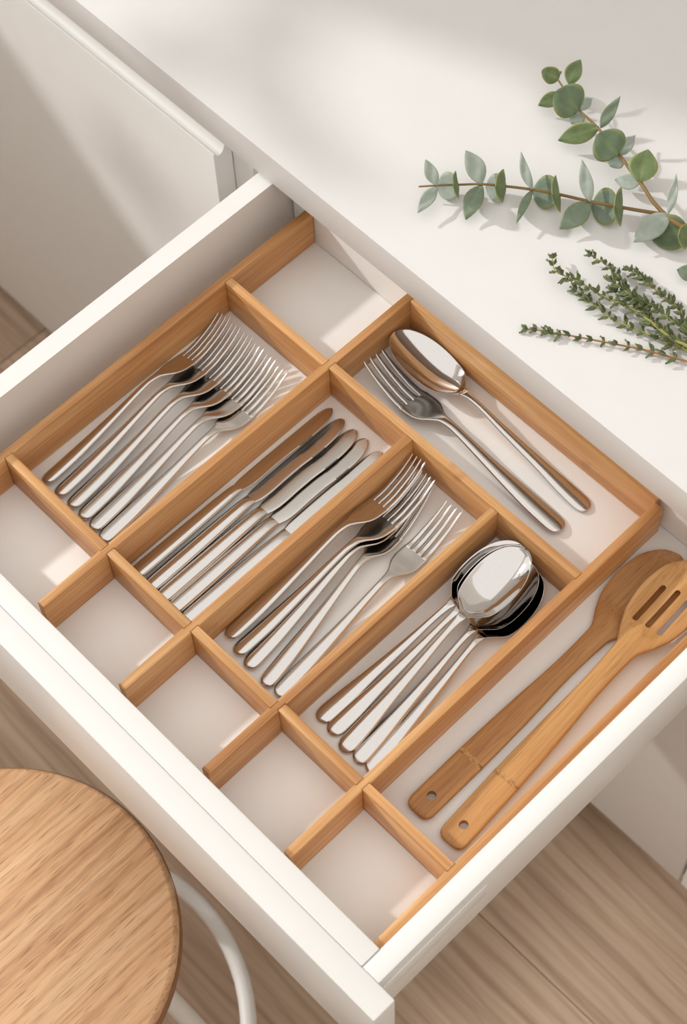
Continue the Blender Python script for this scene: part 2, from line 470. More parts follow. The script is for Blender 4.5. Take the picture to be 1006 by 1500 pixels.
for i in range(6):
    e = ends[i] if ends[i] is not None else (E1f[1]-0.0002)
    bar_long(X[i], Y0S[i], e, nR(i)+nL(i)+n1(i), round_end=(i == 4))
for i in range(5):
    bar_cross(X[i]+TW-0.0011, X[i+1]+0.0011 if i < 4 else X[5]+0.0011, E2[i], E2[i]+TW)
bar_cross(X[0]+TW-0.0011, X[1]+0.0011, E1f[0], E1f[0]+TW)
bar_cross(X[1]+TW-0.0011, X[4]+0.0011, E1f[1], E1f[1]+TW)
bar_cross(X[1]+TW+0.0001, X[4]-0.0001, 0.0990, 0.0990+0.0064)

# ------------------------------------------------------------------ cutlery
def place(root, end, tip, roll, z_end=0.0, z_head=0.0, parts=None, split=0.5, L=None):
    """lay a piece down: handle end -> tip direction on the drawer floor, rolled, both ends resting at their heights"""
    d = V((tip[0]-end[0], tip[1]-end[1], 0)); yaw = math.atan2(d.y, d.x)
    pts = []
    def coll(o, mt):
        for c in o.children:
            mc = mt @ Matrix.Translation(c.location)
            if c.type == 'MESH': pts.extend([mc @ v.co for v in c.data.vertices])
            coll(c, mc)
    coll(root, Matrix.Identity(4))
    Lx = max(p.x for p in pts)
    pitch = 0.0
    for _ in range(6):
        R = Matrix.Rotation(pitch, 3, 'Y') @ Matrix.Rotation(roll, 3, 'X')
        q = [(p.x, (R @ p).z) for p in pts]
        a = min(z for x, z in q if x < Lx*split); b = min(z for x, z in q if x >= Lx*split)
        xa = min(q, key=lambda t: t[1] if t[0] < Lx*split else 9)[0]; xb = min(q, key=lambda t: t[1] if t[0] >= Lx*split else 9)[0]
        pitch += ((b-z_head)-(a-z_end))/max(0.05, xb-xa)
    R = Matrix.Rotation(yaw, 3, 'Z') @ Matrix.Rotation(pitch, 3, 'Y') @ Matrix.Rotation(roll, 3, 'X')
    a = min((R @ p).z for p in pts if p.x < Lx*split)
    root.rotation_euler = R.to_euler()
    root.location = (end[0], end[1], ZF+0.0004+z_end-a)

def arange(a, b, n): return [a+(b-a)*i/(n-1) for i in range(n)]
def cap(L0, r, n=5): return [L0+r*(1-math.cos(math.pi/2*i/n)) for i in range(n)]

# ---- dinner fork
FK = [  # x, half width, centre z, thickness, crown
 (0.000, .0024, .0030, .0022, .0004), (0.0012, .0047, .0030, .0024, .0007), (0.004, .0066, .0030, .0028, .0011), (0.010, .0075, .0031, .0030, .0015),
 (0.028, .0074, .0036, .0030, .0016), (0.055, .0062, .0052, .0030, .0014), (0.085, .0045, .0078, .0030, .0010), (0.112, .0034, .0108, .0031, .0007),
 (0.126, .0031, .0120, .0031, .0004), (0.136, .0036, .0114, .0029, .0001), (0.143, .0062, .0096, .0024, -.0002), (0.148, .0092, .0080, .0020, -.0005),
 (0.153, .0112, .0066, .0018, -.0008), (0.159, .0121, .0052, .0018, -.0009), (0.170, .0122, .0037, .0018, -.0008)]
def fork_meshes(scale_w=1.0, L=0.220, tine_len=0.053):
    k = L/0.220
    tab = [(r[0]*k, r[1]*scale_w, r[2]*k, r[3], r[4]*scale_w) for r in FK]
    st = sorted(set([0, .0005*k, .0012*k, .0024*k, .004*k, .007*k]+arange(.010*k, .123*k, 15)+arange(.127*k, .170*k, 17)))
    def ring(x):
        wd, zc, th, cr = interp(tab, x); return section(wd, zc, th, cr, 18)
    Vs, Fs, K = loft(st, ring)
    ci = min(range(len(st)), key=lambda i: abs(st[i]-0.132*k))
    h, p = split_loft(Vs, Fs, K, [ci])
    tines = []
    x0 = 0.1672*k; x1 = x0+tine_len*k
    W = 0.0122*scale_w
    for i in range(4):
        yc0 = W*(-0.75+0.5*i)
        ttab = [(0, W*.22, 0, .0009), (.0026, W*.22, 0, .0017), (.0034, W*.235, 0, .0019), (.006, W*.195, 0, .0020), (.02, W*.165, 0, .0020), (.038, W*.12, 0, .0018), (tine_len-.002, W*.08, 0, .0014), (tine_len-.0006, W*.055, 0, .0011), (tine_len, W*.02, 0, .0006)]
        stt = [0, .0014, .0026, .0034, .0045, .006, .011, .017, .023, .029, .035, .040, tine_len-.006, tine_len-.002, tine_len-.0006, tine_len]
        zr = interp(tab, x0+.0028*k)[1]
        def tring(s):
            wd, _, th = interp(ttab, s)
            x = x0+s*k
            yc = yc0*(1-0.10*(s/tine_len))
            zc = interp(tab, x)[1] if s < .0028 else zr-0.0005*math.sin(min(1, (s-.0028)/.02)*math.pi)
            zc += .0112*max(0, (s-.008)/(tine_len-.008))**2*k
            cr = -.0008*scale_w
            return [(yc+y, zc+z+cr*(1-(yc/W)**2)*(1-s/tine_len), x) for y, z in section(wd, 0, th, 0.0, 12, 0.7)]
        Vs, Fs, K = loft(stt, tring)
        tines.append(split_loft(Vs, Fs, K, [])[0])
    return h, p, tines
FORK = fork_meshes()
def make_fork(name, label, cat, group, ms=FORK, mat='steel'):
    r = empty(name, label, cat, group=group)
    link('handle', ms[0], M[mat], r)
    h = link('head', ms[1], M[mat], r)
    for t in ms[2]: link('tine', t, M[mat], h)
    return r

ORD = ['first', 'second', 'third', 'fourth', 'fifth', 'sixth']
ends_f = [(-.6876, -.2325), (-.6706, -.2329), (-.6545, -.2325), (-.6399, -.2329), (-.6258, -.2332), (-.6121, -.2343)]
for i, e in enumerate(ends_f):
    tipx = [-.6925, -.6795, -.6655, -.651, -.6365, -.622][i]
    lab = ['steel dinner fork lying highest, against the left wall of the six-fork compartment',
           'second dinner fork from the left wall in the six-fork compartment',
           'third dinner fork from the left wall in the six-fork compartment',
           'third dinner fork from the knife compartment among the six overlapping forks',
           'second dinner fork from the knife compartment among the six overlapping forks',
           'lowest dinner fork of six, beside the knife compartment wall'][i]
    f = make_fork('dinner_fork', lab, 'fork', 'six dinner forks in the leftmost full compartment')
    place(f, e, (tipx, -.0145+.0008*i), -math.radians([23, 20, 17, 14, 11, 6][i]))

GF = [((-.4195, -.2285), (-.4510, -.0090), -10, 0, 0.0, 'dinner fork fourth from the knives, its head hidden under the short stack'),
      ((-.4410, -.2275), (-.4545, -.0075), -12, 0, .0036, 'dinner fork third from the knives, its head hidden beneath the stack of heads'),
      ((-.4559, -.2255), (-.4485, -.0060), -17, 0, .0074, 'dinner fork second from the knives in the five-fork compartment'),
      ((-.4711, -.2205), (-.4635, -.0058), -20, 0, .0108, 'topmost dinner fork nearest the knives in the five-fork compartment'),
      ((-.4060, -.2270), (-.4205, -.0060), -3, 0, 0.0, 'dinner fork lying apart and flat beside the tablespoon compartment wall')]
for e, t, rl, ze, zh, lab in GF:
    f = make_fork('dinner_fork', lab, 'fork', 'five dinner forks between the knives and the tablespoons')
    place(f, e, t, math.radians(rl), ze, zh)

# ---- serving fork
SFORK = fork_meshes(1.36, 0.228, 0.053)
sf = make_fork('serving_fork', 'large steel serving fork with splayed tines, beside the serving spoon', 'serving fork', 'long serving utensils in the wide rear compartment', SFORK)
place(sf, (-.3462, .0428), (-.5735, .0452), math.radians(13))

# ---- spoons
def spoon_meshes(L, wb, lb, depth, hw=1.0, hollow=True):
    """L length, wb half bowl width, lb bowl length"""
    xb = L-lb
    tab = [(0.000, .0022*hw, .0028, .0020, .0004), (.0012, .0046*hw, .0028, .0022, .0007), (.004, .0067*hw, .0029, .0026, .0012), (.010, .0078*hw, .0030, .0028, .0016),
           (.026, .0074*hw, .0036, .0028, .0016), (.055, .0055*hw, .0056, .0030, .0014), (xb-.045, .0037*hw, .0090, .0031, .0010), (xb-.015, .0027*hw, .0125, .0032, .0005),
           (xb-.004, .0029*hw, .0130, .0030, .0001), (xb+.004, .0045*hw, .0126, .0024, -.0004)]
    def ring(x):
        if x <= xb+.004:
            wd, zc, th, cr = interp(tab, x)
        else:
            t = (x-xb)/lb
            u = 2*t-1
            # egg-shaped outline, widest a little before the middle
            wd = wb*max(0.0, 1-abs(u)**2.15)**0.5*(1+0.06*u)
            neck = max(0.0, 1-(x-xb-.004)/.014)
            wd = max(wd, .0045*hw*neck+.0004) if t < .3 else max(wd, .0004)
            if t < .25:
                e = min(1, (x-xb-.004)/(.18*lb)); wd = .0045*hw*(1-e)**2+wd*(1-(1-e)**2)
            zr = .0126-.0022*min(1, t/.35)+0.0004*u
            cr = -depth*max(0.0, 1-u*u)**0.85*min(1, (x-xb)/(0.1*lb))
            zc, th = zr, .0011+.0013*max(0, 1-t/.12)
        n = 40
        out = []
        for k in range(n):
            a = 2*math.pi*k/n; c, s = math.cos(a), math.sin(a)
            y = wd*math.copysign(abs(c)**0.85, c)
            out.append((y, zc+.5*th*math.copysign(abs(s)**.5, s)+cr*(1-(y/wd)**2)))
        return out
    st = sorted(set([0, .0005, .0012, .0024, .004, .007]+arange(.010, xb-.018, 13)+arange(xb-.014, xb+.004, 6)+[xb+.004+(lb-.004)*(1-math.cos(math.pi*i/44))/2 for i in range(1, 44)]+[L-.00002]))
    Vs, Fs, K = loft(st, ring)
    ci = min(range(len(st)), key=lambda i: abs(st[i]-(xb-.005)))
    return split_loft(Vs, Fs, K, [ci])
SPOON = spoon_meshes(.2195, .0212, .0775, .0095)
def make_spoon(name, label, cat, group, ms, mat='steel'):
    r = empty(name, label, cat, group=group)
    link('handle', ms[0], M['steel'], r); link('bowl', ms[1], M[mat], r)
    return r
SP = [((-.3079, -.2209), (-.3330, .0010), 0, 0.0, 'lowest tablespoon, its handle nearest the wooden spoons'),
      ((-.3212, -.2220), (-.3375, .0015), -2, .0056, 'tablespoon second from the wooden spoons, bowl under the top bowl'),
      ((-.3677, -.2180), (-.3512, .0030), -2, .0128, 'tablespoon nearest the forks, dark bowl peeking out beside the top bowl'),
      ((-.3533, -.2195), (-.3452, -.0010), -3, .0160, 'tablespoon second from the forks, bowl hidden right under the top bowl'),
      ((-.3359, -.2231), (-.3440, .0004), -4, .0208, 'topmost tablespoon with the shiny bowl facing up, middle handle of five')]
for e, t, rl, zh, lab in SP:
    s = make_spoon('tablespoon', lab, 'spoon', 'five nested tablespoons', SPOON, 'steel_bright')
    place(s, e, t, math.radians(rl), 0, zh)
SERV = spoon_meshes(.2335, .0216, .088, .0105, 1.08)
sv = make_spoon('serving_spoon', 'large steel serving spoon lying along the rear wall of the wide compartment', 'serving spoon', 'long serving utensils in the wide rear compartment', SERV, 'steel_bright')
place(sv, (-.3440, .0735), (-.5770, .0757), math.radians(7), 0, .0060)

# ---- knives
def knife_meshes():
    tab = [(0.0, .0060, .0042, .0030, .0004), (.0006, .0070, .0042, .0044, .0008), (.002, .0077, .0042, .0054, .0010), (.012, .0081, .0042, .0058, .0012), (.04, .0079, .0042, .0058, .0012),
           (.085, .0070, .0042, .0060, .0011), (.104, .0064, .0042, .0056, .0010), (.112, .0060, .0042, .0046, .0007), (.1155, .0058, .0042, .0028, .0003)]
    st = [0, .0003, .0006, .0012, .002, .005]+arange(.012, .104, 10)+[.107, .110, .1125, .1145, .1155]
    def ring(x):
        wd, zc, th, cr = interp(tab, x); return section(wd, zc, th, cr, 18, 0.7)
    h = split_loft(*loft(st, ring), [])[0]
    # blade outline: +y is the back, -y the cutting edge
    back = [(.1145, .0056), (.122, .0072), (.14, .0078), (.17, .0078), (.195, .0076), (.212, .0072), (.2205, .0058), (.2245, .0032), (.2265, -.0006)]
    edge = [(.1145, -.0056), (.1185, -.0072), (.124, -.0088), (.135, -.0094), (.15, -.0090), (.165, -.0092), (.182, -.0106), (.197, -.0110), (.208, -.0102), (.2175, -.0078), (.2235, -.0044), (.2265, -.0006)]
    def at(tabl, x): return smooth_interp([p[0] for p in tabl], [p[1] for p in tabl], x)
    st = [.1145]+arange(.1165, .220, 22)+[.2225, .2243, .2256, .2263, .22649]
    def bring(x):
        yb, ye = at(back, x), at(edge, x)
        if yb-ye < .0006: yb, ye = yb+.0003, ye-.0003
        c = (yb+ye)/2; wd = (yb-ye)/2; th = .0017
        out = []
        n = 14
        for k in range(n):
            a = 2*math.pi*k/n; cc, s = math.cos(a), math.sin(a)
            y = wd*math.copysign(abs(cc)**.75, cc)
            out.append((c+y, .0042+.5*th*math.copysign(abs(s)**.5, s)*(0.62+0.38*(y/wd))))
        return out
    b = split_loft(*loft(st, bring), [])[0]
    bm = bmesh.new()
    for i in range(9):   # the short serrated stretch on the cutting edge
        x = .180+i*.0016; y = at(edge, x)
        add_box(bm, x-.00035, x+.00035, y-.0002, y+.0012, .0042-.0007, .0042+.0006)
    return h, b, mesh_bm(bm)
KN = knife_meshes()
ends_k = [(-.5655, -.2350), (-.5493, -.2350), (-.5352, -.2348), (-.5210, -.2346), (-.5058, -.2344)]
tips_k = [(-.5655, -.0075), (-.5513, -.0100), (-.5362, -.0086), (-.5232, -.0100), (-.5056, -.0080)]
for i in range(5):
    lab = ['dinner knife against the fork compartment wall, its brown-tinted blade uncovered', 'second dinner knife from the six-fork compartment',
           'middle dinner knife of the five lying in a row', 'second dinner knife from the five-fork compartment', 'dinner knife beside the five-fork compartment wall, mostly hidden by it'][i]
    k = empty('dinner_knife', lab, 'knife', group='five dinner knives')
    link('handle', KN[0], M['steel'], k); b = link('blade', KN[1], M['steel_blade'], k)
    link('serration', KN[2], M['dark'], b)
    place(k, ends_k[i], tips_k[i], -math.radians([23, 16, 13, 11, 5][i]), 0, 0, split=.52)

# ---- wooden utensils
def wooden(name, label, mat, hwid, bw, bl, slots, end, tip, z_head, roll, mark_x, Lh):
    L = Lh
    xb = L-bl
    tab = [(0.0, hwid*.45, .0040, .0040), (.0008, hwid*.68, .0040, .0050), (.003, hwid*.88, .0040, .0062), (.008, hwid*1.0, .0040, .0070), (.05, hwid*1.0, .0040, .0072),
           (xb*.55, hwid*.90, .0042, .0072), (xb*.85, hwid*.70, .0046, .0072), (xb+.004, hwid*.78, .0046, .0068), (xb+bl*.22, bw*.68, .0042, .0058), (xb+bl*.36, bw*.89, .0042, .0060), (xb+bl*.58, bw*1.0, .0040, .0054),
           (xb+bl*.78, bw*.90, .0040, .0052), (xb+bl*.90, bw*.66, .0040, .0038), (xb+bl*.97, bw*.38, .0042, .0034), (L, bw*.08, .0044, .0024)]
    st = sorted(set([0, .0004, .0008, .0018, .003, .005, .008]+arange(.012, xb, 16)+arange(xb+.004, xb+bl*.9, 22)+[xb+bl*.93, xb+bl*.96, xb+bl*.98, xb+bl*.992, L]))
    def ring(x):
        wd, zc, th = interp(tab, x)
        t = (x-xb)/bl
        hollow = .0044*max(0, min(1, (t-.22)/.12))*max(0, min(1, (0.985-t)/.10)) if t > 0 else 0
        n = 40; out = []
        for k in range(n):
            a = 2*math.pi*k/n; c, s = math.cos(a), math.sin(a)
            y = wd*math.copysign(abs(c)**.9, c)
            z = zc+.5*th*math.copysign(abs(s)**.38, s)
            if s > 0: z -= hollow*max(0.0, 1-(y/(wd*.86))**2)**0.6
            else: z += 0.0006*(1-(y/wd)**2)
            # lift the rim so that the bowl curves
            z += .0030*max(0, t)**2 if t > 0 else 0
            out.append((y, z))
        return out
    Vs, Fs, K = loft(st, ring)
    me = bpy.data.meshes.new('u'); me.from_pydata(Vs, [], Fs); me.update()
    bm = bmesh.new(); bm.from_mesh(me); bmesh.ops.recalc_face_normals(bm, faces=bm.faces); bm.to_mesh(me); bm.free()
    ob = bpy.data.objects.new('tmp', me); COL.objects.link(ob)
    cut = bmesh.new()
    def capsule(xa, xc, y, r):
        pts = [(xc+r*math.cos(a), y+r*math.sin(a)) for a in arange(-math.pi/2, math.pi/2, 9)]+[(xa+r*math.cos(a), y+r*math.sin(a)) for a in arange(math.pi/2, 3*math.pi/2, 9)]
        lo = [cut.verts.new((a, b, -.03)) for a, b in pts]; hi = [cut.verts.new((a, b, .03)) for a, b in pts]
        n = len(pts); cut.faces.new(lo[::-1]); cut.faces.new(hi)
        for i in range(n): cut.faces.new((lo[i], lo[(i+1) % n], hi[(i+1) % n], hi[i]))
    capsule(.0178, .0182, 0, .0037)
    for s in slots: capsule(*s)
    cm = bpy.data.meshes.new('c'); bmesh.ops.recalc_face_normals(cut, faces=cut.faces); cut.to_mesh(cm); cut.free()
    co = bpy.data.objects.new('tmpc', cm); COL.objects.link(co)
    md = ob.modifiers.new('b', 'BOOLEAN'); md.object = co; md.operation = 'DIFFERENCE'; md.solver = 'EXACT'
    dg = bpy.context.evaluated_depsgraph_get(); dg.update()
    full = bpy.data.meshes.new_from_object(ob.evaluated_get(dg))
    for q in (ob, co): bpy.data.objects.remove(q)
    for p in full.polygons: p.use_smooth = True
    full.set_sharp_from_angle(angle=math.radians(48))
    r = empty(name, label, 'wooden spoon', group='bamboo cooking spoons')
    body = link('body', full, mat, r)
    # the bamboo node: a slightly raised ring of darker fibre across the handle
    def nring(x):
        wd, zc, th = interp(tab, x); return section(wd+.00015, zc, th+.0003, 0, 40, .38)
    rn = split_loft(*loft(arange(mark_x-.0022, mark_x+.0022, 5), nring), [])[0]
    link('bamboo_node', rn, M['node'], body)
    place(r, end, tip, math.radians(roll), 0, z_head, split=.55)
    return r
tn = NT('bamboo_node_fibre')
nv = tn.coords((500, 300, 300)); nn = tn.noise(nv, 1.0, 4)
nc = tn.ramp(nn, [(0.30, (0.22, 0.10, 0.03, 1)), (0.45, (0.42, 0.205, 0.07, 1)), (0.62, (0.58, 0.31, 0.11, 1))])
tn.l(nc, tn.p.inputs['Base Color']); tn.p.inputs['Roughness'].default_value = 0.6
M['node'] = tn.m
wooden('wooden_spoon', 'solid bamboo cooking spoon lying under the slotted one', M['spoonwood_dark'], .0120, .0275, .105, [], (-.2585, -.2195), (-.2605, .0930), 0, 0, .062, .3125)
slots = [(.241, .277, .0116, .0024), (.243, .281, 0, .0024), (.243, .279, -.0116, .0024)]
wooden('slotted_spoon', 'slotted bamboo cooking spoon with three slits, resting on the solid one', M['spoonwood'], .0122, .0265, .104, slots, (-.2235, -.2185), (-.2385, .0930), .0075, -3, .068, .3120)

# ------------------------------------------------------------------ stool
SCX, SCY, SZ = -0.4864, -0.5038, -0.25
stool = empty('round_stool', 'round oak-topped stool with white tube frame in front of the drawer', 'stool', (SCX, SCY, FLOOR))
def lathe(prof, n=96):
    bm = bmesh.new(); rings = []
    for r, z in prof:
        if r < 1e-6: rings.append([bm.verts.new((0, 0, z))])
        else: rings.append([bm.verts.new((r*math.cos(2*math.pi*k/n), r*math.sin(2*math.pi*k/n), z)) for k in range(n)])
    for A, Bq in zip(rings[:-1], rings[1:]):
        for k in range(n):
            a = [A[k % len(A)], A[(k+1) % len(A)], Bq[(k+1) % len(Bq)], Bq[k % len(Bq)]]
            a = list(dict.fromkeys(a))
            if len(a) > 2: bm.faces.new(a)
    return mesh_bm(bm, 40)
ST = SZ-FLOOR
R0 = 0.1604
link('seat', lathe([(0, ST-.026), (R0-.004, ST-.026), (R0-.001, ST-.023), (R0-.0008, ST-.0075), (R0-.003, ST-.0022), (R0-.0065, ST), (0, ST)]), M['oak'], stool)
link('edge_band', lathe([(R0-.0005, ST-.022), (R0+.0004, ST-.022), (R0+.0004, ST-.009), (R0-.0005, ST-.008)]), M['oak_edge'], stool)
link('seat_ring', lathe([(.140, ST-.040), (.156, ST-.040), (.1565, ST-.0262), (.140, ST-.0262)]), M['white_steel'], stool)
RZ0, RR = 0.125, 0.196
link('foot_ring', tube([(RR*math.cos(2*math.pi*k/64), RR*math.sin(2*math.pi*k/64), RZ0) for k in range(64)], .0085, 12, True), M['white_steel'], stool)
for k in range(4):
    a = math.radians(36+90*k)
    c, s = math.cos(a), math.sin(a)
    pts = [(c*.128, s*.128, ST-.034), (c*.140, s*.140, ST-.10), (c*(RR-.013), s*(RR-.013), RZ0), (c*.212, s*.212, .004)]
    lg = link('leg', tube(spline(pts, 5), .0095, 12), M['white_steel'], stool)
    link('foot_cap', tube([(c*.2112, s*.2112, .006), (c*.2122, s*.2122, 0.0)], .0115, 12), M['dark'], lg)
# world-space points of the branch, its leaves and the thyme stems, in metres
FACE=[
(1,(-0.6056, 0.1583, 0.082),(-0.6245, 0.1631, 0.096),0.0113,'g'),
(2,(-0.606, 0.1581, 0.08),(-0.5995, 0.1289, 0.078),0.0118,'g'),
(3,(-0.5943, 0.1728, 0.079),(-0.6089, 0.1612, 0.072),0.0246,'g'),
(5,(-0.5798, 0.1857, 0.082),(-0.6049, 0.1913, 0.1),0.0170,'g'),
(6,(-0.5797, 0.1857, 0.081),(-0.5673, 0.1539, 0.076),0.0161,'m'),
(7,(-0.5646, 0.1995, 0.08),(-0.5803, 0.1909, 0.072),0.0249,'g'),
(9,(-0.545, 0.2106, 0.083),(-0.5699, 0.2217, 0.102),0.0085,'g'),
(10,(-0.546, 0.2118, 0.081),(-0.5326, 0.1789, 0.08),0.0076,'m'),
(11,(-0.5278, 0.2246, 0.08),(-0.5492, 0.2164, 0.072),0.0289,'m'),
(13,(-0.5012, 0.2343, 0.084),(-0.5269, 0.2498, 0.104),0.0118,'g'),
(14,(-0.5013, 0.2356, 0.082),(-0.5044, 0.2005, 0.076),0.0189,'m'),
(15,(-0.4819, 0.2473, 0.082),(-0.5024, 0.2388, 0.072),0.0316,'m'),
(17,(-0.446, 0.2691, 0.086),(-0.4603, 0.2922, 0.106),0.0080,'g'),
(18,(-0.4445, 0.2698, 0.086),(-0.4507, 0.2324, 0.078),0.0197,'g'),
(19,(-0.4253, 0.271, 0.082),(-0.446, 0.2503, 0.071),0.0300,'d'),
(21,(-0.6074, 0.311, 0.09),(-0.6206, 0.3029, 0.096),0.0153,'y'),
(22,(-0.5963, 0.3115, 0.09),(-0.6019, 0.331, 0.102),0.0152,'y'),
(24,(-0.5971, 0.3023, 0.086),(-0.6071, 0.2851, 0.076),0.0132,'y'),
(25,(-0.5705, 0.2959, 0.092),(-0.5941, 0.2905, 0.1),0.0315,'d'),
(26,(-0.5741, 0.2995, 0.086),(-0.5781, 0.3248, 0.078),0.0098,'g'),
(27,(-0.5449, 0.2947, 0.09),(-0.5458, 0.3181, 0.111),0.0106,'m'),
(28,(-0.5464, 0.295, 0.09),(-0.5678, 0.2673, 0.078),0.0179,'y'),
(29,(-0.5141, 0.2827, 0.092),(-0.5377, 0.2819, 0.1),0.0315,'d'),
(30,(-0.5164, 0.2865, 0.086),(-0.5243, 0.3178, 0.078),0.0120,'g'),
(31,(-0.4815, 0.274, 0.092),(-0.4962, 0.2988, 0.102),0.0251,'y'),
(32,(-0.4846, 0.2789, 0.084),(-0.5064, 0.2712, 0.076),0.0133,'g'),
(33,(-0.3925, 0.2449, 0.074),(-0.4068, 0.2365, 0.078),0.0139,'m'),
(34,(-0.5726, 0.3017, 0.084),(-0.574, 0.2917, 0.074),0.0146,'g'),
(35,(-0.5166, 0.2877, 0.084),(-0.5187, 0.2803, 0.074),0.0168,'g'),
]
EDGE=[
(4,(-0.5948, 0.1723, 0.079),(-0.5869, 0.1594, 0.0992),0.0238,(0.717, -0.697, 0.0),'y'),
(8,(-0.5662, 0.2003, 0.079),(-0.5583, 0.1806, 0.1029),0.0281,(0.566, -0.824, 0.0),'y'),
(12,(-0.5278, 0.2257, 0.079),(-0.5181, 0.2059, 0.1056),0.0313,(0.694, -0.72, 0.0),'y'),
(16,(-0.4808, 0.2524, 0.079),(-0.4726, 0.2315, 0.1068),0.0327,(0.584, -0.812, 0.0),'y'),
(20,(-0.4207, 0.2669, 0.079),(-0.4203, 0.2518, 0.0976),0.0218,(0.467, -0.884, 0.0),'y'),
(23,(-0.6148, 0.3163, 0.079),(-0.6103, 0.3086, 0.0918),0.0150,(-0.03, 1.0, 0.0),'y'),
]
TWIG_A = [(-0.6176, 0.1483, 0.079), (-0.6062, 0.1589, 0.081), (-0.5945, 0.1737, 0.079), (-0.5801, 0.1854, 0.082), (-0.5646, 0.1995, 0.08), (-0.5455, 0.2112, 0.082), (-0.5264, 0.2248, 0.08), (-0.5031, 0.2347, 0.083), (-0.4849, 0.2474, 0.081), (-0.4677, 0.2572, 0.082), (-0.4486, 0.2679, 0.084)]
TWIG_B = [(-0.6123, 0.3114, 0.09), (-0.6023, 0.3077, 0.089), (-0.5725, 0.2972, 0.09), (-0.5556, 0.2955, 0.089), (-0.5401, 0.2923, 0.089), (-0.5143, 0.2851, 0.089), (-0.4991, 0.2806, 0.088), (-0.4824, 0.2755, 0.089), (-0.464, 0.2695, 0.087), (-0.4486, 0.2679, 0.084)]
STEM = [(-0.451, 0.2683, 0.084), (-0.4421, 0.2675, 0.084), (-0.4261, 0.2692, 0.083), (-0.4029, 0.2733, 0.079), (-0.3722, 0.2765, 0.074), (-0.3433, 0.278, 0.07)]
THYME=[
[(-0.4584, 0.1116, 0.069), (-0.4466, 0.1197, 0.07), (-0.4371, 0.1254, 0.07), (-0.4246, 0.1338, 0.07), (-0.4094, 0.1431, 0.07), (-0.3931, 0.1531, 0.07), (-0.3767, 0.163, 0.07), (-0.3605, 0.171, 0.07), (-0.3448, 0.1786, 0.07), (-0.3255, 0.1854, 0.07)] ,
[(-0.4887, 0.1748, 0.0765), (-0.4766, 0.1643, 0.08), (-0.4658, 0.1667, 0.08), (-0.4576, 0.1689, 0.08), (-0.4485, 0.1709, 0.08), (-0.4352, 0.1724, 0.08), (-0.423, 0.1751, 0.08), (-0.412, 0.179, 0.08), (-0.3959, 0.1812, 0.08), (-0.3798, 0.1811, 0.08), (-0.3638, 0.181, 0.08), (-0.3514, 0.1842, 0.08), (-0.3285, 0.1868, 0.08)] ,
[(-0.4552, 0.1674, 0.0697), (-0.4443, 0.1675, 0.071), (-0.4381, 0.1667, 0.071), (-0.4252, 0.1666, 0.071), (-0.416, 0.1665, 0.071), (-0.4024, 0.1696, 0.071), (-0.3915, 0.1735, 0.071), (-0.3716, 0.1794, 0.071), (-0.3519, 0.1853, 0.071), (-0.3298, 0.1903, 0.071)] ,
[(-0.4679, 0.1992, 0.075), (-0.4552, 0.1991, 0.078), (-0.4432, 0.198, 0.078), (-0.4311, 0.1947, 0.078), (-0.4166, 0.1927, 0.078), (-0.4032, 0.1897, 0.078), (-0.3908, 0.1858, 0.078), (-0.3766, 0.1839, 0.078), (-0.3616, 0.185, 0.078), (-0.3438, 0.1868, 0.078), (-0.3301, 0.1892, 0.078)] ,
[(-0.4379, 0.2112, 0.0735), (-0.4226, 0.2121, 0.076), (-0.4101, 0.2103, 0.076), (-0.3917, 0.2098, 0.076), (-0.3774, 0.2078, 0.076), (-0.366, 0.2007, 0.076), (-0.3507, 0.1932, 0.076), (-0.3292, 0.1886, 0.076)] ,
[(-0.4371, 0.1911, 0.078), (-0.4241, 0.1883, 0.082), (-0.4098, 0.1885, 0.082), (-0.4019, 0.1917, 0.082), (-0.3909, 0.1934, 0.082), (-0.3797, 0.1929, 0.082), (-0.3677, 0.1934, 0.082), (-0.3553, 0.1932, 0.082), (-0.3319, 0.1904, 0.082)] ,
[(-0.4325, 0.1868, 0.0728), (-0.4216, 0.1906, 0.075), (-0.4084, 0.1921, 0.075), (-0.4001, 0.1887, 0.075), (-0.3887, 0.1839, 0.075), (-0.3765, 0.1823, 0.075), (-0.3625, 0.1825, 0.075), (-0.3447, 0.1843, 0.075), (-0.328, 0.1873, 0.075)] ,
]
